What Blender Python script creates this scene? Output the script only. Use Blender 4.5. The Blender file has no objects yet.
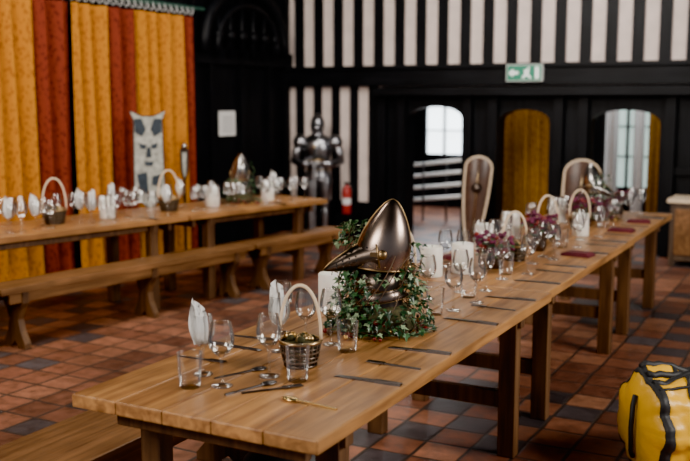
import bpy, math, random
from mathutils import Matrix, Vector, noise
random.seed(7)
scene=bpy.context.scene
coll=scene.collection
try:
    scene.view_settings.view_transform='AgX'
    scene.view_settings.look='AgX - Punchy'
    scene.view_settings.exposure=.62
except Exception as e: print(e)

def T(x,y,z): return Matrix.Translation((x,y,z))
def R(ax,d): return Matrix.Rotation(math.radians(d),4,ax)
def S(x,y,z): return Matrix.Diagonal((x,y,z,1))
I4=Matrix.Identity(4)

# ---------------------------------------------------------------- materials
def newmat(name):
    m=bpy.data.materials.new(name); m.use_nodes=True
    nt=m.node_tree; b=nt.nodes['Principled BSDF']
    return m,nt,b
def N(nt,t,**kw):
    n=nt.nodes.new(t)
    for k,v in kw.items(): setattr(n,k,v)
    return n
def plain(name,col,rough=.5,metal=0,noise=.0,nscale=20,bump=0,spec=None):
    m,nt,b=newmat(name)
    b.inputs['Roughness'].default_value=rough; b.inputs['Metallic'].default_value=metal
    if spec is not None: b.inputs['Specular IOR Level'].default_value=spec
    tc=N(nt,'ShaderNodeTexCoord'); nz=N(nt,'ShaderNodeTexNoise'); nz.inputs['Scale'].default_value=nscale; nz.inputs['Detail'].default_value=4
    nt.links.new(tc.outputs['Object'],nz.inputs['Vector'])
    cr=N(nt,'ShaderNodeValToRGB')
    cr.color_ramp.elements[0].position=.3; cr.color_ramp.elements[1].position=.7
    cr.color_ramp.elements[0].color=[c*(1-noise) for c in col]+[1]
    cr.color_ramp.elements[1].color=[min(1,c*(1+noise)) for c in col]+[1]
    nt.links.new(nz.outputs['Fac'],cr.inputs['Fac']); nt.links.new(cr.outputs['Color'],b.inputs['Base Color'])
    if bump:
        bp=N(nt,'ShaderNodeBump'); bp.inputs['Strength'].default_value=bump; bp.inputs['Distance'].default_value=.01
        nt.links.new(nz.outputs['Fac'],bp.inputs['Height']); nt.links.new(bp.outputs['Normal'],b.inputs['Normal'])
    return m
def wood(name,dark,light,axis='y',rough=.4,scale=1.0,plank=0,spec=.5):
    m,nt,b=newmat(name); b.inputs['Roughness'].default_value=rough; b.inputs['Specular IOR Level'].default_value=spec
    tc=N(nt,'ShaderNodeTexCoord'); mp=N(nt,'ShaderNodeMapping')
    sc=[18*scale]*3; sc['xyz'.index(axis)]=1.3*scale; mp.inputs['Scale'].default_value=sc
    nt.links.new(tc.outputs['Object'],mp.inputs['Vector'])
    nz=N(nt,'ShaderNodeTexNoise'); nz.inputs['Scale'].default_value=1.6; nz.inputs['Detail'].default_value=7; nz.inputs['Distortion'].default_value=.6
    nt.links.new(mp.outputs['Vector'],nz.inputs['Vector'])
    cr=N(nt,'ShaderNodeValToRGB'); cr.color_ramp.elements[0].position=.32; cr.color_ramp.elements[1].position=.68
    cr.color_ramp.elements[0].color=list(dark)+[1]; cr.color_ramp.elements[1].color=list(light)+[1]
    nt.links.new(nz.outputs['Fac'],cr.inputs['Fac'])
    n2=N(nt,'ShaderNodeTexNoise'); n2.inputs['Scale'].default_value=3.2; n2.inputs['Detail'].default_value=5
    nt.links.new(tc.outputs['Object'],n2.inputs['Vector'])
    mr=N(nt,'ShaderNodeMapRange'); mr.inputs['From Min'].default_value=.3; mr.inputs['From Max'].default_value=.7; mr.inputs['To Min'].default_value=.68; mr.inputs['To Max'].default_value=1.2
    nt.links.new(n2.outputs['Fac'],mr.inputs['Value'])
    val=mr.outputs['Result']
    if plank:
        sx=N(nt,'ShaderNodeSeparateXYZ'); nt.links.new(tc.outputs['Object'],sx.inputs[0])
        dv=N(nt,'ShaderNodeMath',operation='DIVIDE'); dv.inputs[1].default_value=plank; nt.links.new(sx.outputs['X'],dv.inputs[0])
        fl=N(nt,'ShaderNodeMath',operation='FLOOR'); nt.links.new(dv.outputs[0],fl.inputs[0])
        wn=N(nt,'ShaderNodeTexWhiteNoise',noise_dimensions='1D'); nt.links.new(fl.outputs[0],wn.inputs['W'])
        m2=N(nt,'ShaderNodeMapRange'); m2.inputs['To Min'].default_value=.9; m2.inputs['To Max'].default_value=1.08
        nt.links.new(wn.outputs['Value'],m2.inputs['Value'])
        mm=N(nt,'ShaderNodeMath',operation='MULTIPLY'); nt.links.new(val,mm.inputs[0]); nt.links.new(m2.outputs['Result'],mm.inputs[1]); val=mm.outputs[0]
    vm=N(nt,'ShaderNodeVectorMath',operation='SCALE'); nt.links.new(cr.outputs['Color'],vm.inputs[0]); nt.links.new(val,vm.inputs['Scale'])
    nt.links.new(vm.outputs[0],b.inputs['Base Color'])
    bp=N(nt,'ShaderNodeBump'); bp.inputs['Strength'].default_value=.25; bp.inputs['Distance'].default_value=.004
    nt.links.new(nz.outputs['Fac'],bp.inputs['Height']); nt.links.new(bp.outputs['Normal'],b.inputs['Normal'])
    return m
def glassmat(name,tint=(.985,.988,.988)):
    m=bpy.data.materials.new(name); m.use_nodes=True; nt=m.node_tree
    for n in list(nt.nodes): nt.nodes.remove(n)
    o=N(nt,'ShaderNodeOutputMaterial'); mx=N(nt,'ShaderNodeMixShader'); tr=N(nt,'ShaderNodeBsdfTransparent'); gl=N(nt,'ShaderNodeBsdfGlossy')
    tr.inputs['Color'].default_value=list(tint)+[1]; gl.inputs['Roughness'].default_value=.07; gl.inputs['Color'].default_value=(1,1,1,1)
    lw=N(nt,'ShaderNodeLayerWeight'); lw.inputs['Blend'].default_value=.25
    mr=N(nt,'ShaderNodeMapRange'); mr.inputs['To Min'].default_value=.05; mr.inputs['To Max'].default_value=.7
    nt.links.new(lw.outputs['Fresnel'],mr.inputs['Value']); nt.links.new(mr.outputs['Result'],mx.inputs['Fac'])
    nt.links.new(tr.outputs[0],mx.inputs[1]); nt.links.new(gl.outputs[0],mx.inputs[2]); nt.links.new(mx.outputs[0],o.inputs['Surface'])
    return m
def emit(name,col,s):
    m,nt,b=newmat(name); b.inputs['Base Color'].default_value=list(col)+[1]
    b.inputs['Emission Color'].default_value=list(col)+[1]; b.inputs['Emission Strength'].default_value=s
    return m
def fabric(name,c1,c2,scale=9):
    m,nt,b=newmat(name); b.inputs['Roughness'].default_value=.8; b.inputs['Specular IOR Level'].default_value=.25
    tc=N(nt,'ShaderNodeTexCoord'); vo=N(nt,'ShaderNodeTexVoronoi'); vo.inputs['Scale'].default_value=scale*3.2
    mp=N(nt,'ShaderNodeMapping'); mp.inputs['Scale'].default_value=(1,1,.7)
    nt.links.new(tc.outputs['Object'],mp.inputs['Vector'])
    nz=N(nt,'ShaderNodeTexNoise'); nz.inputs['Scale'].default_value=scale*4; nz.inputs['Detail'].default_value=2
    nt.links.new(mp.outputs['Vector'],nz.inputs['Vector']); nt.links.new(mp.outputs['Vector'],vo.inputs['Vector'])
    ad=N(nt,'ShaderNodeMath',operation='ADD'); nt.links.new(vo.outputs['Distance'],ad.inputs[0]); nt.links.new(nz.outputs['Fac'],ad.inputs[1])
    cr=N(nt,'ShaderNodeValToRGB'); cr.color_ramp.elements[0].position=.70; cr.color_ramp.elements[1].position=1.0
    cr.color_ramp.elements[0].color=list(c1)+[1]; cr.color_ramp.elements[1].color=list(c2)+[1]
    nt.links.new(ad.outputs[0],cr.inputs['Fac']); nt.links.new(cr.outputs['Color'],b.inputs['Base Color'])
    return m
def floor_mat():
    m,nt,b=newmat('terracotta_tiles')
    L=nt.links.new
    tc=N(nt,'ShaderNodeTexCoord'); sx=N(nt,'ShaderNodeSeparateXYZ'); L(tc.outputs['Object'],sx.inputs[0])
    def M(op,a,bb=None):
        n=N(nt,'ShaderNodeMath',operation=op)
        for i,v in enumerate([a,bb]):
            if v is None: continue
            if isinstance(v,(int,float)): n.inputs[i].default_value=v
            else: L(v,n.inputs[i])
        return n.outputs[0]
    ts=.225
    wob=N(nt,'ShaderNodeTexNoise'); wob.inputs['Scale'].default_value=3.0; L(tc.outputs['Object'],wob.inputs['Vector'])
    wv=M('MULTIPLY',M('SUBTRACT',wob.outputs['Fac'],.5),.14)
    u=M('ADD',M('DIVIDE',sx.outputs['X'],ts),wv); v=M('ADD',M('DIVIDE',sx.outputs['Y'],ts),wv)
    iu=M('FLOOR',u); iv=M('FLOOR',v)
    fu=M('FRACT',u); fv=M('FRACT',v)
    du=M('MINIMUM',fu,M('SUBTRACT',1.0,fu)); dv=M('MINIMUM',fv,M('SUBTRACT',1.0,fv))
    d=M('MINIMUM',du,dv)
    cb=N(nt,'ShaderNodeCombineXYZ'); L(iu,cb.inputs[0]); L(iv,cb.inputs[1])
    wn=N(nt,'ShaderNodeTexWhiteNoise',noise_dimensions='3D'); L(cb.outputs[0],wn.inputs['Vector'])
    red=N(nt,'ShaderNodeValToRGB'); e=red.color_ramp.elements
    e[0].color=(.13,.045,.025,1); e[1].color=(.36,.145,.075,1); k=red.color_ramp.elements.new(.5); k.color=(.24,.085,.045,1)
    L(wn.outputs['Value'],red.inputs['Fac'])
    blue=N(nt,'ShaderNodeValToRGB'); e=blue.color_ramp.elements; e[0].color=(.02,.023,.03,1); e[1].color=(.07,.075,.088,1)
    L(wn.outputs['Value'],blue.inputs['Fac'])
    dg=M('LESS_THAN',M('FLOORED_MODULO',M('ADD',iu,iv),4.0),.5)
    dg2=M('LESS_THAN',M('FLOORED_MODULO',M('SUBTRACT',iu,iv),4.0),.5)
    dgm=M('MAXIMUM',dg,dg2)
    ln=N(nt,'ShaderNodeTexNoise'); ln.inputs['Scale'].default_value=.17; ln.inputs['Detail'].default_value=1; L(cb.outputs[0],ln.inputs['Vector'])
    zone=M('GREATER_THAN',ln.outputs['Fac'],.49)
    mask=M('MULTIPLY',M('MULTIPLY',dgm,zone),.88)
    mx=N(nt,'ShaderNodeMix',data_type='RGBA'); L(mask,mx.inputs[0]); L(red.outputs['Color'],mx.inputs[6]); L(blue.outputs['Color'],mx.inputs[7])
    nz=N(nt,'ShaderNodeTexNoise'); nz.inputs['Scale'].default_value=11; nz.inputs['Detail'].default_value=7; nz.inputs['Roughness'].default_value=.65; L(tc.outputs['Object'],nz.inputs['Vector'])
    mr=N(nt,'ShaderNodeMapRange'); mr.inputs['From Min'].default_value=.25; mr.inputs['From Max'].default_value=.75; mr.inputs['To Min'].default_value=.35; mr.inputs['To Max'].default_value=1.5; L(nz.outputs['Fac'],mr.inputs['Value'])
    nb=N(nt,'ShaderNodeTexNoise'); nb.inputs['Scale'].default_value=.9; nb.inputs['Detail'].default_value=2; L(tc.outputs['Object'],nb.inputs['Vector'])
    mb=N(nt,'ShaderNodeMapRange'); mb.inputs['From Min'].default_value=.3; mb.inputs['From Max'].default_value=.7; mb.inputs['To Min'].default_value=.6; mb.inputs['To Max'].default_value=1.2; L(nb.outputs['Fac'],mb.inputs['Value'])
    sc=M('MULTIPLY',mr.outputs['Result'],mb.outputs['Result'])
    vm=N(nt,'ShaderNodeVectorMath',operation='SCALE'); L(mx.outputs[2],vm.inputs[0]); L(sc,vm.inputs['Scale'])
    edge=N(nt,'ShaderNodeMapRange'); edge.inputs['From Min'].default_value=.02; edge.inputs['From Max'].default_value=.06; edge.inputs['To Min'].default_value=1; edge.inputs['To Max'].default_value=0; L(d,edge.inputs['Value'])
    m2=N(nt,'ShaderNodeMix',data_type='RGBA'); L(edge.outputs['Result'],m2.inputs[0]); L(vm.outputs[0],m2.inputs[6]); m2.inputs[7].default_value=(.035,.024,.019,1)
    L(m2.outputs[2],b.inputs['Base Color'])
    r=N(nt,'ShaderNodeMapRange'); r.inputs['To Min'].default_value=.3; r.inputs['To Max'].default_value=.75; L(nz.outputs['Fac'],r.inputs['Value']); L(r.outputs['Result'],b.inputs['Roughness'])
    hs=M('ADD',M('MULTIPLY',M('MINIMUM',d,.06),10.0),M('ADD',M('MULTIPLY',wn.outputs['Value'],.3),M('MULTIPLY',nz.outputs['Fac'],.7)))
    bp=N(nt,'ShaderNodeBump'); bp.inputs['Strength'].default_value=.6; bp.inputs['Distance'].default_value=.007
    L(hs,bp.inputs['Height']); L(bp.outputs['Normal'],b.inputs['Normal'])
    return m

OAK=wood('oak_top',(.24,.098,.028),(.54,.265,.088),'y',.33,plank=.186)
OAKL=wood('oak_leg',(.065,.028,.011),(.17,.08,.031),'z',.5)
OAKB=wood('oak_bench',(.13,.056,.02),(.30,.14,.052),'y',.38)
DARK=wood('black_oak',(.002,.0025,.004),(.007,.008,.0105),'z',.5,spec=.2)
DARKH=wood('black_oak_beam',(.002,.0025,.004),(.007,.008,.0105),'x',.5,spec=.2)
PLASTER=plain('limewash',(.80,.67,.61),.8,noise=.08,nscale=6,bump=.1)
STEEL=plain('polished_steel',(.42,.41,.40),.24,1,noise=.2,nscale=8)
BRONZE=plain('browned_steel',(.30,.225,.185),.27,1,noise=.3,nscale=9)
BROWNM=plain('dark_bronze',(.11,.085,.07),.28,1,noise=.3,nscale=9)
BRASS=plain('brass',(.60,.42,.2),.28,1,noise=.15)
DULLB=plain('dull_brass',(.30,.20,.10),.38,1,noise=.15)
BLACK=plain('black_paint',(.01,.01,.012),.5,noise=.2)
GLASS=glassmat('clear_glass')
WAX=plain('ivory_wax',(.92,.87,.79),.45,noise=.03); WAX.node_tree.nodes['Principled BSDF'].inputs['Subsurface Weight'].default_value=.2
NAP=plain('white_linen',(.85,.84,.82),.85,noise=.04)
NAPR=plain('claret_linen',(.10,.007,.016),.8,noise=.15)
CREAM=plain('cream_cane',(.82,.64,.44),.5,noise=.1)
WICK=plain('wick',(.03,.025,.02),.9)
IVY=[plain('ivy_dark',(.016,.05,.02),.32,noise=.4,nscale=30),plain('ivy_mid',(.045,.12,.042),.32,noise=.35,nscale=30),plain('ivy_pale',(.28,.38,.22),.4,noise=.3,nscale=30)]
VINE=plain('vine_stem',(.09,.05,.025),.7)
MOSS=plain('moss',(.05,.045,.015),.9,noise=.6,nscale=60,bump=.6)
BERRY=plain('red_berry',(.20,.015,.012),.3,noise=.3)
GOLDB=plain('gold_bead',(.6,.35,.1),.3,.8,noise=.2)
FLOWER=plain('burgundy_petal',(.11,.006,.04),.6,noise=.4,nscale=40)
GOLDC=fabric('gold_damask',(.36,.115,.003),(.54,.205,.008))
REDC=fabric('red_damask',(.12,.010,.004),(.22,.026,.009))
WHITEP=plain('white_paper',(.8,.8,.78),.7,noise=.02)
CUT=plain('cutlery_steel',(.13,.12,.12),.3,1,noise=.1)
CUTG=plain('cutlery_gold',(.75,.52,.2),.25,1,noise=.1)
YEL=plain('yellow_pvc',(.78,.42,.008),.4,noise=.12,nscale=6,bump=.25)
BWEB=plain('black_webbing',(.010,.010,.012),.6,noise=.3,nscale=40)
REDP=plain('red_enamel',(.35,.015,.012),.3,noise=.05)
GREEN=emit('exit_green',(.02,.22,.13),.2)
WHITEE=emit('exit_white',(.9,.95,.9),.6)
SKYW=emit('daylight_pane',(.85,.95,1.0),5.5)
VOILE=emit('voile_daylight',(.55,.70,.65),1.1)

# ---------------------------------------------------------------- builder
class B:
    def __init__(s): s.v=[];s.f=[];s.m=[];s.sm=[];s.mats=[]
    def mi(s,mat):
        if mat not in s.mats: s.mats.append(mat)
        return s.mats.index(mat)
    def add(s,vs,fs,mat,M=I4,smooth=False):
        o=len(s.v); i=s.mi(mat)
        s.v+= [M@Vector(p) for p in vs]
        for f in fs: s.f.append([o+k for k in f]); s.m.append(i); s.sm.append(smooth)
    def box(s,x0,x1,y0,y1,z0,z1,mat,M=I4):
        vs=[(x0,y0,z0),(x1,y0,z0),(x1,y1,z0),(x0,y1,z0),(x0,y0,z1),(x1,y0,z1),(x1,y1,z1),(x0,y1,z1)]
        s.add(vs,[(3,2,1,0),(4,5,6,7),(0,1,5,4),(1,2,6,5),(2,3,7,6),(3,0,4,7)],mat,M)
    def lathe(s,prof,mat,M=I4,seg=24,sx=1,sy=1,off=None,smooth=True):
        vs=[];fs=[];n=len(prof)
        for j,(r,z) in enumerate(prof):
            ox=off[j] if off else 0
            for k in range(seg):
                a=2*math.pi*k/seg; vs.append((max(r,1e-5)*sx*math.cos(a)+ox,max(r,1e-5)*sy*math.sin(a),z))
        for j in range(n-1):
            for k in range(seg):
                k2=(k+1)%seg; fs.append((j*seg+k,j*seg+k2,(j+1)*seg+k2,(j+1)*seg+k))
        s.add(vs,fs,mat,M,smooth)
    def ell(s,c,r,mat,M=I4,seg=16,rings=9):
        pr=[(math.sin(math.pi*i/rings),-math.cos(math.pi*i/rings)) for i in range(rings+1)]
        s.lathe(pr,mat,M@T(*c)@S(*r),seg)
    def tube(s,pts,rad,mat,M=I4,seg=8,closed=False):
        pts=[Vector(p) for p in pts]; n=len(pts); vs=[];fs=[]
        prev=None
        for i,p in enumerate(pts):
            if closed: t=pts[(i+1)%n]-pts[i-1]
            else: t=pts[min(i+1,n-1)]-pts[max(i-1,0)]
            t.normalize()
            if prev is None:
                a=t.orthogonal().normalized()
            else:
                a=(prev-t*prev.dot(t)); 
                a=a.normalized() if a.length>1e-6 else t.orthogonal().normalized()
            prev=a; b=t.cross(a)
            r=rad[i] if isinstance(rad,(list,tuple)) else rad
            for k in range(seg):
                an=2*math.pi*k/seg; vs.append(p+(a*math.cos(an)+b*math.sin(an))*r)
        rng=n if closed else n-1
        for i in range(rng):
            j=(i+1)%n
            for k in range(seg):
                k2=(k+1)%seg; fs.append((i*seg+k,i*seg+k2,j*seg+k2,j*seg+k))
        if not closed: fs.append(tuple(range(seg))[::-1]); fs.append(tuple((n-1)*seg+k for k in range(seg)))
        s.add(vs,fs,mat,M,True)
    def prism(s,poly,y0,y1,mat,M=I4):
        n=len(poly); vs=[(x,y0,z) for x,z in poly]+[(x,y1,z) for x,z in poly]
        fs=[tuple(range(n)),tuple(range(2*n-1,n-1,-1))]+[(i,n+i,n+(i+1)%n,(i+1)%n) for i in range(n)]
        s.add(vs,fs,mat,M)
    def obj(s,name,loc=(0,0,0),rz=0,bevel=0,M=None):
        me=bpy.data.meshes.new(name); me.from_pydata([tuple(p) for p in s.v],[],s.f)
        for m in s.mats: me.materials.append(m)
        me.polygons.foreach_set('material_index',s.m); me.polygons.foreach_set('use_smooth',s.sm)
        me.update()
        import bmesh
        bm=bmesh.new(); bm.from_mesh(me); bmesh.ops.remove_doubles(bm,verts=bm.verts,dist=2e-5); bmesh.ops.recalc_face_normals(bm,faces=bm.faces); bm.to_mesh(me); bm.free()
        o=bpy.data.objects.new(name,me); coll.objects.link(o); o.location=loc; o.rotation_euler=(0,0,rz)
        if M is not None: o.matrix_world=M
        if bevel:
            md=o.modifiers.new('bev','BEVEL'); md.width=bevel; md.segments=2; md.limit_method='ANGLE'
        return o
def inst(name,src,M):
    o=bpy.data.objects.new(name,src.data); coll.objects.link(o); o.matrix_world=M
    return o

# ---------------------------------------------------------------- room shell
XL,YB=-6.59,10.8
b=B(); b.box(-7.7,3.2,-1.5,14.35,-.1,0,floor_mat()); b.obj('floor')
b=B(); b.box(XL-.2,XL,-1.5,YB+.2,0,4.4,DARK)
for y in [8.68,9.0,9.62,10.25,10.66]: b.box(XL,XL+.05,y,y+.09,0,4.4,DARK)
b.box(XL,XL+.07,8.6,YB,2.12,2.3,DARK); b.box(XL,XL+.07,8.6,YB,.0,.25,DARK)
b.obj('wall_left')
b=B(); b.box(XL-.2,3.4,-1.5,YB+.2,4.4,4.55,DARKH)
for y in range(0,11,2): b.box(XL,3.2,y+.3,y+.6,4.15,4.4,DARKH)
b.obj('ceiling')
b=B()
pts=[]
for i in range(21):
    a=math.pi*i/20; pts.append((XL+.12,9.65-.85*math.cos(a),2.25+.75*math.sin(a)**.8))
b.tube(pts,.07,DARK); b.tube([(p[0]+.03,9.65+(p[1]-9.65)*.75,2.25+(p[2]-2.25)*.75) for p in pts],.045,DARK)
for k in range(6):
    y=9.05+.24*k; b.tube([(XL+.12,y,2.2),(XL+.14,y,2.6+.2*math.sin(math.pi*(k+.5)/6))],.03,DARK)
    b.ell((XL+.15,y,2.45),(.05,.07,.07),DARK)
b.obj('carved_hood')

OPEN=[(-4.87,-4.16,1.63),(-3.69,-3.09,1.60),(-2.62,-1.86,1.60)]
b=B()
y0,y1=YB,YB+.2
def arch(bb,xa,xb,top,zt):
    mid=(xa+xb)/2; w=(xb-xa)/2; hgt=.16
    poly=[(xa,zt),(xa,top-hgt)]
    for i in range(1,12):
        a=math.pi*(1-i/12); poly.append((mid+w*math.cos(a),top-hgt+hgt*math.sin(a)**.75))
    poly+=[(xb,top-hgt),(xb,zt)]
    for i in range(len(poly)-3):
        p,q=poly[i+1],poly[i+2]
        if abs(q[0]-p[0])<1e-5: continue
        bb.prism([p,q,(q[0],zt),(p[0],zt)],y0,y1,DARK)
b.box(XL-.2,-5.21,y0,y1,0,1.87,PLASTER)
xs=-5.21
for xa,xb,tp in OPEN:
    b.box(xs,xa,y0,y1,0,1.87,DARK); arch(b,xa,xb,tp,1.87); xs=xb
b.box(xs,3.4,y0,y1,0,1.87,DARK)
b.box(XL-.2,3.4,y0,y1,1.87,4.4,PLASTER)
b.obj('wall_back')
b=B()
b.box(XL,3.2,YB-.12,YB,1.88,2.12,DARKH); b.box(XL,3.2,YB-.16,YB,2.08,2.13,DARKH)
b.box(-5.25,3.2,YB-.22,YB,1.76,1.86,DARKH)
for x in [-5.25,-4.98,-4.12,-3.80,-3.02,-2.74,-1.80,-1.45,-.6,.4]: b.box(x,x+.11,YB-.09,YB,0,1.78,DARK)
for x0_,x1_ in [(-4.1,-3.75),(-3.0,-2.72),(-1.75,-1.3)]:
    b.box(x0_,x1_,YB-.05,YB,.9,.98,DARKH); b.box(x0_,x1_,YB-.05,YB,.2,.3,DARKH)
b.box(XL,-5.21,YB-.06,YB,0,.42,DARKH)
x=XL+.12
while x<3.1:
    b.box(x,x+.13,YB-.03,YB,2.12,4.4,DARK); x+=.285
b.box(XL,3.2,YB-.05,YB,3.35,3.55,DARKH)
x=XL+.13
while x<-5.3:
    b.box(x,x+.115,YB-.03,YB,.4,1.9,DARK); x+=.265
b.obj('trim_1',bevel=.004)

b=B(); b.box(-7.6,1,14.2,14.35,0,3,DARK); b.box(-7.7,-7.6,11,14.3,0,3,DARK); b.box(1,1.1,11,14.3,0,3,DARK); b.obj('wall_passage')
b=B(); b.box(-7.7,1.1,11.0,14.35,3,3.1,DARK); b.obj('ceiling_passage')
b=B()
xa,xb=-6.02,-5.42
b.box(xa,xb,14.13,14.17,.86,1.95,SKYW)
for x in (xa-.03,(xa+xb)/2-.015,xb): b.box(x,x+.03,14.08,14.2,.84,1.97,BLACK)
for z in (.84,1.22,1.6,1.95): b.box(xa,xb,14.09,14.19,z,z+.02,BLACK)
b.obj('window_1')
def curtain(name,ya,yb,x,z0,z1,mat,amp=.045,wl=.13,along='y',ph=0):
    n=int((yb-ya)/.012); vs=[];fs=[]; nz=10
    for i in range(n+1):
        t=ya+(yb-ya)*i/n
        for j in range(nz+1):
            z=z0+(z1-z0)*j/nz
            w=amp*(math.sin(2*math.pi*t/wl+ph+.5*math.sin(t*7+z))+.35*math.sin(2*math.pi*t/wl*.43+1.3+z*.6))*(1-.35*j/nz)
            vs.append((x+w,t,z) if along=='y' else (t,x+w,z))
    for i in range(n):
        for j in range(nz): k=i*(nz+1)+j; fs.append((k,k+nz+1,k+nz+2,k+1))
    q=B(); q.add(vs,fs,mat,I4,True); return q.obj(name)
b=B()
xa,xb=-2.95,-2.36
b.box(xa,xb,13.05,13.08,.55,1.9,VOILE)
for x in (xa-.03,(xa+xb)/2-.02,xb): b.box(x,x+.035,13.0,13.1,0,1.95,BLACK)
for z in (.95,1.35): b.box(xa,xb,13.02,13.09,z,z+.02,BLACK)
b.box(xa,xb,13.0,13.1,0,.55,DARK); b.box(xa,xb,13.02,13.1,1.9,2.6,DARK)
b.obj('window_2')
curtain('curtain',-2.93,-2.76,12.93,.05,2.0,NAP,.03,.09,'x')
curtain('curtain',-2.56,-2.42,12.93,.05,2.0,NAP,.03,.09,'x')
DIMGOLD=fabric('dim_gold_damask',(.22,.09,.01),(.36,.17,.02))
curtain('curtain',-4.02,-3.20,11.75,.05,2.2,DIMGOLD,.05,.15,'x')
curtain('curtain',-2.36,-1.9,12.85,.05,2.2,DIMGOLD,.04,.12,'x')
b=B()
for z in (.38,.55,.72,.88): b.tube([(-5.75,12.5,z-.12),(-4.5,12.3,z+.04)],.026,WHITEP)
for x in (-5.7,-5.35,-5.0,-4.65): b.tube([(x,12.42,0),(x,12.42,.85)],.018,BLACK)
b.obj('handrail')

XC=-6.43
segs=[(3.2,4.1,GOLDC),(4.1,4.7,REDC),(4.7,5.2,GOLDC),(5.2,5.55,REDC),(5.55,6.21,GOLDC),(6.21,6.69,REDC),(6.69,7.15,GOLDC),(7.15,7.58,REDC),(7.58,8.32,GOLDC),(8.32,8.60,REDC)]
for i,(a,c,m) in enumerate(segs): curtain('curtain',a,c,XC,.06,2.60,m,.072,.21,ph=i*1.3)
b=B(); b.tube([(XC,3.0,2.70),(XC,8.75,2.70)],.022,plain('green_rail',(.05,.16,.12),.4)); 
for k in range(60):
    y=3.2+.095*k
    if y<8.6: b.tube([(XC+.03*math.cos(a),y,2.665+.04*math.sin(a)) for a in [i*math.pi/4 for i in range(8)]],.005,WHITEP,closed=True,seg=5)
for y in (3.1,8.7): b.box(XL,XC,y-.02,y+.02,2.68,2.72,BLACK)
b.obj('curtain_rail')
b=B(); INK=plain('ink',(.3,.3,.3),.8); b.box(XL+.05,XL+.065,9.15,9.47,1.29,1.58,WHITEP)
for k in range(5): b.box(XL+.065,XL+.067,9.2,9.42,1.34+.04*k,1.35+.04*k,INK)
b.obj('paper_notice')
b=B(); b.box(-3.55,-3.13,YB-.20,YB-.14,1.92,2.11,WHITEP); b.box(-3.54,-3.14,YB-.206,YB-.2,1.93,2.10,GREEN)
ys=YB-.210
def flat(poly): b.prism(poly,ys,ys+.004,WHITEE)
flat([(-3.52,2.015),(-3.47,2.06),(-3.47,2.03),(-3.41,2.03),(-3.41,2.0),(-3.47,2.0),(-3.47,1.97)])
flat([(-3.21,1.95),(-3.17,1.95),(-3.17,2.08),(-3.21,2.08)])
flat([(-3.34,2.05),(-3.28,2.05),(-3.29,2.0),(-3.25,1.955),(-3.27,1.95),(-3.31,1.985),(-3.35,1.95),(-3.37,1.96),(-3.33,2.0)])
flat([(-3.30,2.06),(-3.28,2.06),(-3.28,2.08),(-3.30,2.08)])
b.box(-3.5,-3.2,YB-.16,YB-.1,2.0,2.05,BLACK)
b.obj('exit_sign')

# ---------------------------------------------------------------- tables & benches
ZT=.76
def table(name,w,L,M,n=5):
    b=B(); pw=w/n
    for i in range(n): b.box(i*pw+.0008,(i+1)*pw-.0008,0,L,ZT-.045,ZT,OAK)
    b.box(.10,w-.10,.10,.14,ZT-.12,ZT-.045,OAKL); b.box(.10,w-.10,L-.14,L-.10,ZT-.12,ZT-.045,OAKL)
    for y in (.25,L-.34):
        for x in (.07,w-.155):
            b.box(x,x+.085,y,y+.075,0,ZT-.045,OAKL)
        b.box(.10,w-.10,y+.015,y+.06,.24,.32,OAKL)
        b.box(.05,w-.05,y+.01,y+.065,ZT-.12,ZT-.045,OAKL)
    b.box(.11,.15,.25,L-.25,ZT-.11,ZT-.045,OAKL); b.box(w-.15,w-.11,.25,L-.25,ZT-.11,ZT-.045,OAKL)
    return b.obj(name,bevel=.005,M=M)
X0,X1=-2.20,-1.273; W=X1-X0
table('banquet_table',W,2.355,T(X0,2.23,0))
table('banquet_table',W,2.10,T(X0-.02,4.60,0))
table('banquet_table',W,1.60,T(X0-.03,6.72,0))
ang=-math.degrees(math.atan2(.738,3.364))
ML=T(-5.187,4.643,0)@R('Z',ang)
table('banquet_table',.76,2.70,ML@T(-.76,-1.0,0),4)
table('banquet_table',.76,1.72,ML@T(-.76,1.72,0),4)
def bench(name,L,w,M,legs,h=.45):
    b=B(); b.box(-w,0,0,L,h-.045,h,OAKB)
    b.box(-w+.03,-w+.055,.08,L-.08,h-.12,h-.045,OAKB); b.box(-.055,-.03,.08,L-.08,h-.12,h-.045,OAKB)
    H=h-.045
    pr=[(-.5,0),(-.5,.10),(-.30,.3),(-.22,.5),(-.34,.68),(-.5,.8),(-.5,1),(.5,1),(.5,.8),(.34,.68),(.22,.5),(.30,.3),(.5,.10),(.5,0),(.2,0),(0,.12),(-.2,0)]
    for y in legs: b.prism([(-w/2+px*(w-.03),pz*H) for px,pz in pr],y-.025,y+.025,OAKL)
    return b.obj(name,bevel=.004,M=M)
ab=-8.6
MB=T(-4.98,4.43,0)@R('Z',ab)
bench('bench',2.52,.27,MB@T(0.02,0,0),[.2,1.38,2.32])
bench('bench',1.36,.27,MB@T(0.02,2.56,0),[.18,1.15])
bench('bench',2.2,.27,MB@T(.05,-2.24,0),[.3,1.98])
bench('bench',2.1,.40,T(-2.30,1.75,0),[.3,1.8])

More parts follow.
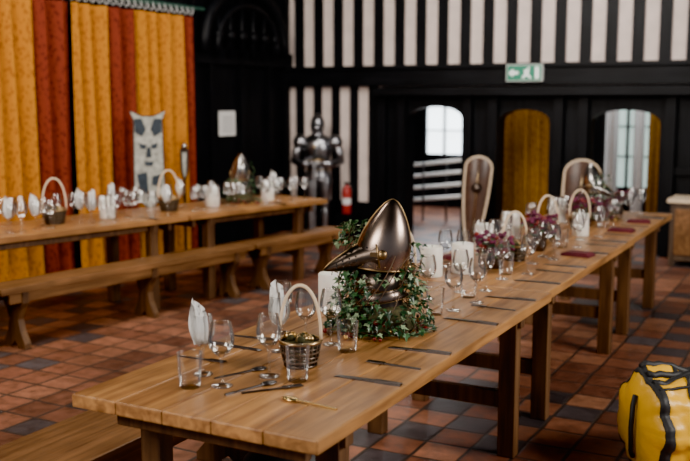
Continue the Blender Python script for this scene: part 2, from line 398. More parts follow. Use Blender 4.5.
# ---------------------------------------------------------------- tableware templates
def wineglass():
    b=B(); b.lathe([(0,.001),(.034,.001),(.036,.003),(.02,.008),(.006,.014),(.0042,.03),(.004,.09),(.008,.1),(.024,.110),(.037,.128),(.043,.150),(.042,.172),(.037,.195),(.0335,.213)],GLASS,seg=28)
    b.lathe([(.0315,.213),(.0350,.195),(.0400,.172),(.0410,.150),(.035,.130),(.022,.113),(0,.106)],GLASS,seg=28)
    b.tube([(.0325*math.cos(a),.0325*math.sin(a),.213) for a in [2*math.pi*k/28 for k in range(28)]],.0012,GLASS,closed=True,seg=5); return b
def tumbler():
    b=B(); b.lathe([(0,.0),(.031,.0),(.034,.004),(.040,.06),(.0425,.118)],GLASS,seg=28); b.lathe([(.032,.014),(0,.012)],GLASS,seg=28)
    b.tube([(.0425*math.cos(a),.0425*math.sin(a),.118) for a in [2*math.pi*k/28 for k in range(28)]],.0013,GLASS,closed=True,seg=5); return b
def napkin_glass():
    b=wineglass()
    for k,(a,h,w) in enumerate([(0,.275,.034),(65,.25,.03),(135,.262,.028)]):
        M=R('Z',a)@R('Y',7*(k-1))
        n=10;vs=[];fs=[]
        for i in range(n+1):
            u=i/n; z=.112+(h-.112)*u; ww=(.010+w*1.1*math.sin(math.pi*min(1,u*.62+.12)))*(1-u**3)+.001
            for j in range(7):
                t=(j-3)/3; vs.append((t*ww*.9,.012*math.cos(t*5.2)+.006*k-.008,z-.02*abs(t)*u))
        for i in range(n):
            for j in range(6): q=i*7+j; fs.append((q,q+1,q+8,q+7))
        b.add(vs,fs,NAP,M@S(.72,1,1),True)
    return b
def knife(m=None):
    m=m or CUT; b=B()
    b.prism([(-.125,.0),(-.128,.009),(-.03,.010),(-.03,.0)],-.010,.010,m)
    b.prism([(-.03,.001),(-.03,.007),(.11,.005),(.125,.002),(.125,.001)],-.012,.008,m); return b
def fork(m=None):
    m=m or CUT; b=B()
    b.prism([(-.105,0),(-.105,.005),(.035,.007),(.035,.003)],-.005,.005,m)
    b.box(.035,.06,-.012,.012,.004,.008,m)
    for y in (-.0105,-.0035,.0035,.0105): b.box(.06,.105,y-.0016,y+.0016,.005,.008,m)
    return b
def spoon(m=None):
    m=m or CUT; b=B()
    b.prism([(-.105,0),(-.105,.005),(.05,.007),(.05,.003)],-.0045,.0045,m)
    b.ell((.073,0,.006),(.032,.02,.006),m); return b
def candle():
    b=B(); b.lathe([(0,0),(.050,0),(.052,.003),(.052,.138),(.049,.143),(.044,.142),(.036,.136),(0,.132)],WAX,seg=32)
    b.tube([(0,0,.13),(.002,0,.145),(.004,0,.152)],.0018,WICK,seg=6); return b
def basket():
    b=B()
    def ring(z,r,t=.004,m=CREAM): b.tube([(r*math.cos(2*math.pi*i/28),r*math.sin(2*math.pi*i/28),z) for i in range(28)],t,m,closed=True,seg=6)
    b.lathe([(0,.003),(.05,.003),(.058,.02),(.066,.06),(.068,.085),(.03,.10),(0,.105)],MOSS,seg=24)
    for i,z in enumerate([.006,.022,.038,.054,.07,.086]): ring(z,.056+.016*(z/.086)**.7,.0042,VINE if i%2 else BROWNM)
    ring(.094,.076,.006,BRASS)
    for i in range(20):
        a=2*math.pi*i/20; b.tube([(.056*math.cos(a),.056*math.sin(a),.004),(.068*math.cos(a),.068*math.sin(a),.05),(.076*math.cos(a),.076*math.sin(a),.094)],.003,VINE,seg=5)
    for t in (-.006,.006):
        pts=[]
        for i in range(25):
            a=math.pi*i/24; pts.append((.074*math.cos(a),t,.094+.20*math.sin(a)**.85))
        b.tube(pts,.0058,CREAM,seg=7)
    for i in range(26):
        a=random.random()*6.28; r=.05*random.random()**.5; q=random.uniform(.008,.016)
        b.ell((r*math.cos(a),r*math.sin(a),.1+.01*random.random()),(q,q,q),random.choice([GOLDB,MOSS,MOSS,BRASS]),seg=8,rings=5)
    return b
def claret_napkin():
    b=B(); b.box(-.09,.09,-.06,.06,0,.008,NAPR); b.box(-.088,.085,-.055,.058,.008,.015,NAPR); b.prism([(-.085,.015),(.08,.015),(.07,.024),(-.06,.022)],-.05,.05,NAPR); return b
tmpl={}
names={'wine_glass':wineglass,'water_tumbler':tumbler,'napkin_glass':napkin_glass,'table_knife':knife,'table_fork':fork,'dessert_spoon':spoon,'pillar_candle':candle,'flower_basket':basket,'claret_napkin':claret_napkin}
RAD={'wine_glass':.044,'water_tumbler':.044,'napkin_glass':.05,'pillar_candle':.056,'flower_basket':.083}
OCC=[]
def foot(kind,MM):
    if kind in RAD: p=MM.translation; return [(p.x,p.y,RAD[kind])]
    L=.09 if kind=='claret_napkin' else .12; r=.06 if kind=='claret_napkin' else .012
    return [((MM@Vector((t*L,0,0))).x,(MM@Vector((t*L,0,0))).y,r) for t in (-1,-.5,0,.5,1)]
def put(kind,x,y,rz=0,M=I4,z=ZT,s=1,auto=False):
    MM=M@T(x,y,z)@R('Z',rz)@S(s,s,s)
    fp=foot(kind,MM)
    if auto:
        for q in OCC:
            for p in fp:
                if (p[0]-q[0])**2+(p[1]-q[1])**2<(p[2]+q[2])**2: return None
    OCC.extend(fp)
    if kind not in tmpl:
        o=names[kind]().obj(kind,M=MM); tmpl[kind]=o; return o
    return inst(kind,tmpl[kind],MM)
def occ(x,y,r,M=I4):
    p=M@Vector((x,y,0)); OCC.append((p.x,p.y,r))
occ(-1.70,3.50,.26); occ(-1.80,7.65,.20); occ(-.40,2.66,.17,ML)
POSY=[(-1.72,5.85),(-1.70,8.05),(-1.93,8.14),(-1.76,5.12),(-1.80,6.15),(-1.78,7.28)]
for p in POSY: occ(p[0],p[1],.11)

# ---- near table
put('wine_glass',-1.813,2.529,s=1.03); put('water_tumbler',-1.90,2.47); put('napkin_glass',-1.95,2.61,20)
put('wine_glass',-1.735,2.700,s=1.03); put('water_tumbler',-1.62,2.70)
put('flower_basket',-1.71,2.87,30)
put('napkin_glass',-1.88,3.0,-30); put('wine_glass',-1.84,3.13)
put('pillar_candle',-2.06,3.74,s=1.18); put('wine_glass',-1.755,3.18,s=1.03); put('water_tumbler',-1.65,3.12); put('wine_glass',-2.02,3.25)
put('water_tumbler',-1.60,3.86); put('wine_glass',-1.555,3.97); put('wine_glass',-1.68,4.38); put('water_tumbler',-1.60,4.28)
put('wine_glass',-1.58,4.47); put('wine_glass',-2.04,4.02); put('water_tumbler',-2.09,4.12); put('wine_glass',-1.76,4.15); put('wine_glass',-1.52,4.18)
put('pillar_candle',-1.98,4.72,s=1.15); put('pillar_candle',-1.87,4.90,s=1.15); put('flower_basket',-2.05,4.48,30)
for y,k in [(2.46,'table_knife'),(2.76,'table_fork'),(2.97,'table_knife'),(3.12,'table_fork'),(3.46,'table_knife'),(3.90,'table_fork'),(4.22,'table_knife'),(4.33,'table_fork')]: put(k,-2.07,y,random.uniform(-4,4),auto=True)
for y,k in [(2.81,'table_knife'),(3.25,'table_knife'),(3.02,'table_fork'),(3.66,'table_fork'),(3.80,'table_knife'),(4.10,'table_fork'),(4.34,'table_knife')]: put(k,-1.41,y,180+random.uniform(-4,4),auto=True)
spoon(CUTG).obj('gilt_spoon',M=T(-1.46,2.50,ZT)@R('Z',175))
put('table_fork',-1.64,2.57,50); put('dessert_spoon',-1.71,2.55,70); put('dessert_spoon',-1.84,2.68,65)
# tables 2/3
put('flower_basket',-1.74,5.42,30); put('flower_basket',-1.84,6.45,30); put('flower_basket',-1.75,6.98,20)
put('pillar_candle',-2.05,6.28,s=1.25); put('pillar_candle',-2.02,7.36,s=1.25); put('pillar_candle',-1.66,6.66,s=1.1); put('pillar_candle',-2.05,5.75,s=1.15)
for x,y in [(-1.45,7.02),(-1.45,5.78),(-2.08,5.3),(-2.08,7.95),(-1.44,7.6)]: put('claret_napkin',x,y,random.uniform(-20,20),auto=True)
for k,yc in enumerate([4.95,5.5,6.05,6.6,7.15,7.7,8.1]):
    for sx,xx in ((-1,-2.02),(1,-1.55)):
        j=lambda: random.uniform(-.02,.02)
        put('wine_glass',xx+j(),yc+.06+j(),auto=True); put('wine_glass',xx-sx*.09+j(),yc+.13+j(),auto=True); put('water_tumbler',xx-sx*.07+j(),yc-.01+j(),auto=True)
        if (k+ (sx>0))%3==0: put('napkin_glass',xx-sx*.06,yc-.13,random.uniform(0,180),auto=True)
        else: put('wine_glass',xx-sx*.06,yc-.14,auto=True)
        put('table_knife',xx+sx*.13,yc-.14,0 if sx<0 else 180,auto=True); put('table_fork',xx+sx*.13,yc+.20,0 if sx<0 else 180,auto=True)
# left table
cy=-.38
for s,k in [(.68,'flower_basket'),(1.165,'pillar_candle'),(2.30,'pillar_candle'),(3.0,'pillar_candle'),(1.80,'flower_basket'),(-.2,'pillar_candle')]: put(k,cy,s,60,ML,s=1.2)
for s in [-.6,-.3,0,.2,.30,.40,.52,.85,.95,1.05,1.32,1.45,1.6,1.92,2.05,2.15,2.42,2.8,2.9,3.1,3.2,3.3]:
    for xx in (-.18,-.30,-.55):
        k=random.choice(['wine_glass','wine_glass','wine_glass','napkin_glass'])
        put(k,xx+random.uniform(-.03,.03),s+random.uniform(-.03,.03),random.uniform(0,180),ML,auto=True)
    if random.random()<.5: put('water_tumbler',-.26,s+.07,0,ML,auto=True)
    if random.random()<.5: put('table_knife',-.10,s+.03,180,ML,auto=True)

# ---------------------------------------------------------------- helmet centrepieces
def leaf(b,M,size,mat):
    pts=[]
    for k,(a,r) in enumerate([(180,.12),(130,.55),(105,.42),(75,.78),(48,.45),(0,1.0),(-48,.45),(-75,.78),(-105,.42),(-130,.55)]):
        a=math.radians(a); pts.append((r*math.cos(a)*size,r*math.sin(a)*size*.8,.12*size*abs(math.sin(a))))
    vs=[(0.1*size,0,0)]+pts; n=len(pts)
    b.add(vs,[(0,i+1,(i+1)%n+1) for i in range(n)],mat,M)
def helmet_parts(b,M,metal,dark,trim):
    def rad(u): return max(0,(1-u**1.9))**.60*(1+.10*math.sin(math.pi*min(1,u*1.2)))
    n=20; pr=[];off=[]
    for i in range(n+1):
        u=math.sin(math.pi/2*i/n); pr.append((rad(u),u*.29)); off.append(-.028*u)
    b.lathe(pr,metal,M,40,.108,.094,off)
    uu=[math.sin(math.pi/2*k/18) for k in range(19)]
    b.tube([(-.028*u-(.108*rad(u)+.0005),0,u*.29) for u in uu]+[(-.028*u+(.108*rad(u)+.0005),0,u*.29) for u in uu[::-1]],.0030,trim,M)
    b.tube([(.110*math.cos(a),.096*math.sin(a),.004) for a in [2*math.pi*k/36 for k in range(36)]],.0045,trim,M,closed=True)
    for k in range(22):
        a=2*math.pi*k/22; b.ell((.111*math.cos(a),.097*math.sin(a),.02),(.0035,.0035,.0035),trim,M,8,4)
    MV=M@T(.015,0,.058)@R('Y',104)
    prv=[];offv=[]
    for i in range(17):
        s=i/16; prv.append(((1-s)**.80*(1-.08*math.sin(math.pi*s))+.004,s*.235)); offv.append(.035*s*s)
    b.lathe(prv,dark,MV,36,.084,.104,offv)
    b.tube([(.086*math.cos(a),.106*math.sin(a),0) for a in [2*math.pi*k/36 for k in range(36)]],.004,trim,MV,closed=True)
    b.tube([(-.084*p[0]+o-.001,0,p[1]) for p,o in zip(prv,offv)],.003,trim,MV)
    for sgn in (-1,1):
        b.lathe([(0,.012),(.014,.010),(.019,.004),(.021,-.01)],trim,M@T(.0,sgn*.104,.070)@R('X',-90*sgn),16)
        b.prism([(.0,-.012),(.05,-.008),(.05,.008),(0,.012)],sgn*.104-.002,sgn*.104+.002,trim,M@T(0,0,.070))
        for q in range(5):
            an=math.radians(180+sgn*(14+9*q)); s=.16; rr=(1-s)**.80*(1-.08*math.sin(math.pi*s))
            b.ell((.084*rr*math.cos(an)+.035*s*s,.104*rr*math.sin(an),s*.235),(.006,.012,.005),BLACK,MV,8,5)
        for r_ in range(3):
            for c_ in range(4):
                s=.38+.12*c_; an=math.radians(90*sgn+ (r_-1)*20)
                rr=(1-s)**.80*(1-.08*math.sin(math.pi*s))
                b.ell((.084*rr*math.cos(an)+.035*s*s,.104*rr*math.sin(an),s*.235),(.004,.004,.004),BLACK,MV,8,4)
def gorget(b,M,metal,trim):
    for z0,r0,r1 in ((.105,.080,.088),(.07,.085,.100),(.03,.098,.128)):
        b.lathe([(r0,z0+.045),(r0+.004,z0+.03),(r1,z0),(r1-.004,z0-.002)],metal,M,32,1.0,.9)
        b.tube([(r1*math.cos(a),r1*.9*math.sin(a),z0) for a in [2*math.pi*k/36 for k in range(36)]],.0022,trim,M,closed=True)
def centrepiece(x,y,yaw,metal,dark,flowers,M0=I4,name='helmet_centrepiece',nl=240,sc=1):
    e=bpy.data.objects.new(name,None); coll.objects.link(e); e.matrix_world=M0@T(x,y,ZT+.001)@S(sc,sc,sc); 
    bpy.context.view_layer.update()
    def par(o): o.parent=e
    b=B()
    MH=T(.0,.0,.258)@R('Z',yaw)@R('Y',-5)
    helmet_parts(b,MH,metal,dark,DULLB); par(b.obj('helmet'))
    b=B(); gorget(b,T(.0,.0,.10)@R('Z',yaw)@R('Y',8),metal,DULLB)
    b.lathe([(.10,.0),(.085,.09),(.088,.15),(0,.155)],dark,T(0,0,.10),24); par(b.obj('gorget'))
    b=B(); b.lathe([(.0,.0),(.14,.0),(.155,.02),(.14,.06),(.12,.10),(.08,.12),(0,.13)],MOSS,seg=24); par(b.obj('moss_mound'))
    b=B()
    rnd=random.Random(int(abs(x*100)+y*10)); camang=-62
    def lf(p,a,lo,hi,flat=False):
        Mx=Matrix.Translation(p)@R('Z',a+rnd.uniform(-60,60))@R('Y',rnd.uniform(-10,80) if not flat else rnd.uniform(-10,-2))@R('X',rnd.uniform(-35,35) if not flat else 0)
        leaf(b,Mx,rnd.uniform(lo,hi),rnd.choices(IVY,[5,4,2.4])[0])
    for k in range(nl):
        a=rnd.uniform(-180,180); z=rnd.random()**1.2*.24
        dd=abs((a-(camang+25)+180)%360-180)
        if z>.09 and dd<28 and rnd.random()<.75: continue
        r=.180-.28*z+rnd.uniform(-.02,.045)
        ar=math.radians(a); lf(Vector((r*math.cos(ar)*1.08,r*math.sin(ar),.022+z)),a,.017,.033)
    for k in range(int(nl*.22)):
        a=rnd.uniform(0,360); ar=math.radians(a); r=rnd.uniform(.18,.24); lf(Vector((r*math.cos(ar),r*math.sin(ar)*.9,.014)),a,.018,.028,True)
    nf=int(nl*.5)
    for k in range(nf):
        if k%5<2:
            a=yaw+rnd.uniform(-75,16); z=rnd.uniform(.345,.445); r=.125+rnd.uniform(0,.07)*(1-(z-.345)/.2)
        elif k%5==2:
            a=yaw+rnd.uniform(-80,-15); z=rnd.uniform(.16,.34); r=rnd.uniform(.13,.20)
        elif k%5==3: a=yaw+rnd.uniform(140,235); z=rnd.uniform(.10,.36); r=.135+.05*rnd.random()
        else: a=yaw+rnd.uniform(-20,70); z=rnd.uniform(.05,.23); r=rnd.uniform(.12,.19)
        ar=math.radians(a); lf(Vector((r*math.cos(ar),r*math.sin(ar),z)),a,.015,.027)
    for k in range(14):
        a=rnd.uniform(0,6.28); pts=[]
        for i in range(9):
            u=i/8; aa=a+u*1.6; r=.155+.03*math.sin(u*5+k)-.02*u; pts.append((r*math.cos(aa),r*math.sin(aa),.02+.30*u*((k%3)/2)+.010*math.sin(u*9)))
        b.tube(pts,.0024,VINE,seg=5)
    ay=math.radians(yaw-30); b.tube([(.17*math.cos(ay),.17*math.sin(ay),.03),(.20*math.cos(ay),.20*math.sin(ay),.18),(.17*math.cos(ay),.17*math.sin(ay),.32),(.13*math.cos(ay),.13*math.sin(ay),.43)],.003,VINE,seg=5)
    par(b.obj('ivy'))
    b=B()
    for k in range(70):
        a=rnd.uniform(0,6.28); r=rnd.uniform(.15,.24); q=rnd.uniform(.006,.013)
        b.ell((r*math.cos(a),r*math.sin(a),q+ (rnd.uniform(0,.05) if r<.18 else 0)),(q,q,q),rnd.choice([BERRY,BERRY,GOLDB,VINE]),seg=8,rings=5)
    if flowers:
        for k in range(130):
            a=rnd.uniform(0,6.28); r=rnd.uniform(.1,.22); q=rnd.uniform(.014,.026)
            b.ell((r*math.cos(a),r*math.sin(a),.03+rnd.uniform(0,.20)),(q,q,q*.7),FLOWER,seg=8,rings=5)
    par(b.obj('berries'))
    return e
centrepiece(-1.70,3.50,208,BRONZE,BROWNM,False,nl=620)
centrepiece(-1.80,7.65,-20,STEEL,STEEL,True,nl=180,sc=.82)
centrepiece(-.40,2.66,150,STEEL,STEEL,False,ML,nl=140,sc=.85)
def posy(x,y,M=I4,nf=40):
    b=B(); b.lathe([(0,0),(.04,0),(.05,.04),(.035,.09),(.04,.10)],BROWNM,seg=18)
    for k in range(nf):
        a=random.uniform(0,6.28); r=.11*random.random()**.5; z=.10+.10*random.random()
        b.tube([(0,0,.08),(r*math.cos(a),r*math.sin(a),z)],.0015,VINE,seg=4)
        q=random.uniform(.010,.020); b.ell((r*math.cos(a),r*math.sin(a),z),(q,q,q*.8),FLOWER if k%4 else BERRY,seg=8,rings=5)
        leaf(b,T(r*math.cos(a),r*math.sin(a),z-.02)@R('Z',math.degrees(a))@R('Y',20),.03,IVY[k%2])
    b.obj('flower_posy',M=M@T(x,y,ZT))
for p in POSY: posy(p[0],p[1],nf=75)

# ---------------------------------------------------------------- suit of armour
def armour(x,y,rz):
    b=B(); m=plain('armour_steel',(.32,.32,.34),.28,1,noise=.3,nscale=12)
    b.lathe([(0,0),(.26,0),(.26,.05),(.24,.06),(0,.06)],DARK,I4,4,smooth=False)
    for s in (-1,1):
        b.ell((.09*s,-.05,.09),(.05,.12,.035),m)
        b.lathe([(.035,.08),(.045,.12),(.06,.28),(.055,.36),(.045,.42)],m,T(.09*s,0,0),18)
        b.ell((.09*s,-.02,.43),(.058,.065,.055),m)
        b.lathe([(.05,.43),(.075,.55),(.088,.68),(.07,.78)],m,T(.09*s,0,0),18)
        b.lathe([(.10,.66),(.105,.72),(.085,.80)],m,T(.09*s,-.01,0),18,.9,.8)
        b.lathe([(0,.09),(.06,.075),(.09,.03),(.10,-.02),(.09,-.05)],m,T(.215*s,0,1.20)@R('Y',18*s),20,1,.95)
        b.tube([(.225*s,0,1.2),(.27*s,.02,1.06),(.285*s,.0,.97)],[.05,.052,.045],m,seg=14)
        b.ell((.285*s,.01,.96),(.05,.055,.05),m)
        b.tube([(.285*s,0,.96),(.19*s,-.14,.93),(.08*s,-.235,.95)],[.045,.05,.035],m,seg=14)
        b.lathe([(.035,0),(.055,.06)],m,T(.09*s,-.225,.95)@R('Z',90)@R('Y',60*s),14)
        b.ell((.045*s,-.26,.955),(.045,.045,.04),m)
        for f in range(4): b.tube([(.05*s,-.27,.975-.02*f),(.02*s,-.305,.975-.02*f),(-.01*s,-.295,.972-.02*f)],.011,m,seg=7)
    b.lathe([(.16,.72),(.17,.78),(.14,.84),(.125,.90),(.16,1.0),(.185,1.10),(.175,1.20),(.12,1.27),(.07,1.29)],m,I4,28,1,.72)
    for z in (.74,.78,.82,.86): b.tube([(.165*math.cos(a),.12*math.sin(a),z) for a in [2*math.pi*k/28 for k in range(28)]],.008,BRASS if z==.86 else m,closed=True,seg=6)
    b.tube([(0,-.095,.88),(0,-.128,1.02),(0,-.135,1.12),(0,-.10,1.25)],.008,m)
    b.lathe([(.10,1.26),(.085,1.28),(.07,1.31),(.075,1.33)],m,I4,24)
    b.lathe([(.075,1.30),(.090,1.34),(.098,1.40),(.092,1.46),(.07,1.50),(.03,1.525),(0,1.53)],m,I4,28,.92,1.08)
    b.lathe([(.09,0),(.08,.04),(.045,.08),(0,.10)],m,T(0,-.05,1.37)@R('X',95),24,.85,.85)
    b.box(-.06,.06,-.115,-.09,1.412,1.422,BLACK)
    b.tube([(0,-.10,1.43),(0,-.05,1.52),(0,.03,1.54),(0,.10,1.48),(0,.11,1.40)],.009,m)
    b.prism([(-.022,.95),(.022,.95),(.016,.2),(0,.07),(-.016,.2)],-.308,-.300,m)
    b.tube([(-.12,-.304,.99),(.12,-.304,.99)],.011,BRASS); b.tube([(0,-.304,.95),(0,-.304,1.13)],.013,BLACK); b.ell((0,-.304,1.15),(.025,.025,.025),BRASS)
    b.obj('suit_of_armour',loc=(x,y,0),rz=math.radians(rz))
armour(-5.84,10.25,22)

LEATH=plain('brown_leather',(.07,.033,.02),.28,noise=.35,nscale=8)
def shield(x,y,w,h,rz,lean=-3):
    b=B(); n=40; out=[]
    for i in range(n):
        a=2*math.pi*i/n; px=math.cos(a); pz=math.sin(a)
        if pz>=0: out.append((w/2*px,h-w*.42+w*.42*pz))
        else: t=-pz; out.append((w/2*math.copysign(abs(px)**1.15,px),(h-w*.42)*(1-t)))
    vs=[(0,-.05,h*.62)]+[(px,.03*(px/w*2)**2,pz) for px,pz in out]
    b.add(vs,[(0,i+1,(i+1)%n+1) for i in range(n)],LEATH,I4,True)
    b.add([(p[0],p[1]+.02,p[2]) for p in vs],[(0,(i+1)%n+1,i+1) for i in range(n)],DARK,I4,True)
    b.tube([(px,.03*(px/w*2)**2,pz) for px,pz in out],.013,CREAM,closed=True)
    b.lathe([(0,.05),(.04,.04),(.06,0)],BROWNM,T(0,-.04,h*.66)@R('X',90),18)
    b.tube([(0,.0,h*.95),(0,-.045,h*.62),(0,-.02,h*.15)],.007,BRASS)
    b.tube([(0,.03,h*.8),(0,.30,.012)],.012,DARK)
    b.obj('kite_shield',M=T(x,y,.02)@R('Z',rz)@R('X',lean)@R('Y',5))
shield(-3.82,10.25,.30,1.05,20)
shield(-2.62,10.2,.38,1.05,15)

b=B(); TAB=plain('tabard_cloth',(.42,.42,.37),.6,noise=.4,nscale=22); NAVY=plain('navy_cloth',(.018,.03,.045),.6,noise=.3)
b.lathe([(0,0),(.16,0),(.16,.03),(.03,.05),(.02,.06),(.02,1.5)],DARK,I4,16)
outl=[(-.165,1.60),(-.13,1.52),(-.14,.85),(-.10,.75),(0,.66),(.10,.75),(.14,.85),(.13,1.52),(.165,1.60),(.06,1.55),(-.06,1.55)]
b.prism(outl,-.05,-.02,TAB)
def mk(p,m,y=-.056): b.prism(p,y,-.048,m)
mk([(-.13,1.53),(-.06,1.535),(-.02,1.43),(-.06,1.36),(-.125,1.40)],NAVY); mk([(.13,1.53),(.06,1.535),(.02,1.43),(.06,1.36),(.125,1.40)],NAVY)
mk([(-.09,1.30),(-.02,1.28),(-.03,1.24),(-.08,1.25)],NAVY); mk([(.09,1.30),(.02,1.28),(.03,1.24),(.08,1.25)],NAVY)
mk([(-.015,1.26),(.015,1.26),(.03,1.16),(-.03,1.16)],NAVY); mk([(-.05,1.12),(.05,1.12),(.03,1.08),(-.03,1.08)],NAVY)
mk([(-.12,1.0),(-.02,1.02),(-.01,.80),(-.09,.84)],NAVY); mk([(.12,1.0),(.03,.98),(.02,.90),(.10,.87)],NAVY)
b.tube([(p[0],-.035,p[1]) for p in outl],.012,BROWNM,closed=True)
b.obj('heraldic_shield_stand',loc=(-6.02,7.25,0),rz=math.radians(45))
b=B()
b.lathe([(0,0),(.10,0),(.10,.02),(.02,.04),(.015,.05),(.015,1.1)],DARK,I4,12)
b.prism([(-.045,1.22),(.045,1.22),(.04,1.0),(0,.85),(-.04,1.0)],-.03,-.01,BROWNM); b.prism([(-.02,1.18),(.02,1.18),(.015,1.0),(0,.92),(-.015,1.0)],-.034,-.029,TAB); b.ell((0,-.02,1.24),(.03,.03,.04),STEEL)
b.obj('pennon_stand',loc=(-6.0,7.78,0),rz=math.radians(45))

b=B(); b.box(-5.74,-5.50,10.48,10.72,0,.28,DARK); b.obj('wooden_plinth')
b=B(); b.lathe([(0,0),(.055,0),(.06,.01),(.06,.28),(.05,.33),(.02,.355),(.02,.37)],REDP,I4,20); b.box(-.03,.05,-.012,.012,.37,.40,BLACK); b.tube([(.02,0,.38),(.08,0,.34),(.07,0,.15)],.008,BLACK)
b.lathe([(.0605,.12),(.0605,.2)],WHITEP,I4,20)
b.obj('fire_extinguisher',loc=(-5.62,10.60,.28))

b=B(); x0_,x1_=-1.62,-.5; CAB=wood('cupboard_wood',(.05,.03,.02),(.12,.075,.045),'z',.5)
b.box(x0_,x1_,10.2,10.65,.06,.66,CAB); b.box(x0_-.03,x1_+.03,10.16,10.67,.66,.70,CREAM)
for x in (x0_,x1_-.06): b.box(x,x+.06,10.2,10.26,0,.06,CAB); b.box(x,x+.06,10.59,10.65,0,.06,CAB)
for k in range(2): b.box(x0_+.05+.54*k,x0_+.52+.54*k,10.185,10.2,.12,.6,OAKB); b.ell((x0_+.46+.2*k,10.17,.38),(.015,.015,.015),BRASS)
b.obj('sideboard',bevel=.004)

# ---------------------------------------------------------------- yellow duffel bag
b=B(); Rr=.235; L=.82
MD=T(0,0,Rr)@R('Z',38)@R('Y',90)
def soft(r,z,a):
    w=.009*math.sin(7*a+9*z)+.030*noise.noise(Vector((math.cos(a)*3,math.sin(a)*3,z*6)))+.010*noise.noise(Vector((math.cos(a)*9,math.sin(a)*9,z*25)))-.007*(math.sin(math.pi*z/.20)**2)
    return r*(1+w/.2)
seg=96; zs=[-.03,-.028,-.02,-.005,.02,.06]+[.06+.70*i/44 for i in range(1,45)]+[L-.02,L,L+.02]
def prof(z):
    if z<.06: 
        t=(z+.03)/.09; return Rr*math.sin(math.pi/2*min(1,max(.0,t))**.42)
    if z>L-.06:
        t=(L+.02-z)/.08; return Rr*math.sin(math.pi/2*min(1,max(.0,t))**.42)
    return Rr
def gz(p):   # cloth sags flat where it meets the floor
    v=MD@Vector(p)
    if v.z<.012: v.z=.012+.1*(v.z-.012)
    return v
vs=[];fs=[]
for z in zs:
    for k in range(seg):
        a=2*math.pi*k/seg; r=soft(prof(z),z,a); vs.append(gz((r*math.cos(a),r*math.sin(a),z)))
for j in range(len(zs)-1):
    for k in range(seg): k2=(k+1)%seg; fs.append((j*seg+k,j*seg+k2,(j+1)*seg+k2,(j+1)*seg+k))
b.add(vs,fs,YEL,I4,True)
def strap(zc,w,tilt=0):
    vs=[];fs=[]
    for k in range(seg):
        a=2*math.pi*k/seg
        for dz,dr in ((-w,.0),(-w,.006),(w,.006),(w,.0)):
            z=zc+dz+tilt*math.sin(a); r=soft(prof(z),z,a)+dr; vs.append(gz((r*math.cos(a),r*math.sin(a),z)))
    for k in range(seg):
        k2=(k+1)%seg
        for q in range(3): fs.append((k*4+q,k2*4+q,k2*4+q+1,k*4+q+1))
    b.add(vs,fs,BWEB,I4,True)
strap(.035,.020); strap(.19,.012,.02); strap(.32,.022,-.01); strap(.55,.022,.01); strap(L-.07,.02)
for an in (150,166,182,198,214):
    pts=[]
    for i in range(25):
        z=.04+(L-.10)*i/24; a=math.radians(an); r=soft(prof(z),z,a)+.001; pts.append((r*math.cos(a),r*math.sin(a),z))
    b.tube(pts,.018 if an in (166,182,198) else .007,BWEB,MD,6)
b.tube([(.15,-.03,-.03),(.12,-.05,-.05),(0,-.06,-.06),(-.1,-.05,-.05),(-.14,-.03,-.03)],.012,BWEB,MD)
b.obj('duffel_bag',loc=(-.80,4.38,-.004))
b=B()
pr=[(.0,0),(.15,.0),(.19,.03),(.20,.12),(.19,.24),(.16,.34),(.10,.40),(0,.42)]
b.lathe(pr,BWEB,I4,24,1.0,.7); b.lathe([(0,0),(.10,.01),(.12,.06),(.11,.14),(.05,.18),(0,.19)],BWEB,T(.02,-.12,.04),20,1,.5)
b.tube([(-.05,0,.40),(-.03,0,.46),(.03,0,.46),(.05,0,.40)],.01,BWEB)
for s in (-1,1): b.tube([(.09*s,.11,.36),(.11*s,.19,.25),(.11*s,.17,.1),(.09*s,.13,.04)],.014,BWEB)
b.obj('rucksack',loc=(-1.86,3.0,0),rz=.4)

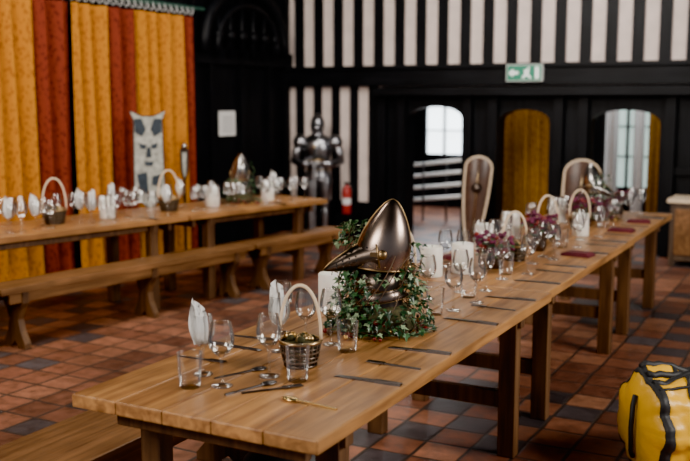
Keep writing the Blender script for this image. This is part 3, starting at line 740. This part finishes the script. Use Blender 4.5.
# ---------------------------------------------------------------- lights
def area(name,loc,tgt,size,power,col,sy=None):
    l=bpy.data.lights.new(name,'AREA'); l.energy=power; l.color=col; l.size=size
    if sy: l.shape='RECTANGLE'; l.size_y=sy
    o=bpy.data.objects.new(name,l); coll.objects.link(o); o.location=loc
    o.rotation_euler=(Vector(tgt)-Vector(loc)).to_track_quat('-Z','Y').to_euler()
    return o
area('key_light_right',(3.0,4.5,3.0),(-2,4.6,.5),2.2,340,(1,.93,.84),1.4)  # added soft key from the right; no window is built here
area('fill_light_front',(-3.0,-1.2,3.4),(-2.6,5,.5),2.2,230,(1,.91,.80),1.4)  # added fill from behind the camera, not an actual window
area('hall_fill_left',(-4.2,3.4,4.0),(-5.6,7.0,1.0),1.4,165,(1,.90,.78))  # added fill for the curtains and left table, no fixture
area('hall_fill_mid',(-3.6,7.4,4.05),(-4.2,8.0,0),1.2,80,(1,.92,.82))  # added overhead fill for the middle of the hall, no fixture
area('hall_fill_far',(-2.6,8.2,4.05),(-3.2,10.8,2.4),2.0,120,(1,.94,.9))  # added fill that brightens the striped back wall, no fixture
area('passage_fill',(-5.2,13.7,2.6),(-4.6,10.5,0),1.0,170,(.85,.93,1))  # added lamp for a glow on the passage floor
area('passage_fill_b',(-3.5,11.25,2.5),(-3.6,11.9,.8),.6,7,(1,.95,.85))  # added small fill on the gold curtain behind the middle doorway
area('passage_fill_c',(-2.2,12.2,2.6),(-2.3,13.2,.8),.7,16,(.9,.95,1))  # added fill for the view through the right doorway
w=bpy.data.worlds.new('hall_world'); scene.world=w; w.use_nodes=True
w.node_tree.nodes['Background'].inputs['Color'].default_value=(.70,.78,.92,1); w.node_tree.nodes['Background'].inputs['Strength'].default_value=.30

# ---------------------------------------------------------------- camera
cam=bpy.data.cameras.new('camera'); co=bpy.data.objects.new('camera',cam); coll.objects.link(co)
co.location=(0,0,1.71); co.rotation_euler=(math.radians(82.18),0,math.radians(28.03))
cam.lens=49.6; cam.sensor_width=36; cam.clip_start=.05
cam.dof.use_dof=True; cam.dof.focus_distance=3.75; cam.dof.aperture_fstop=2.0
scene.camera=co
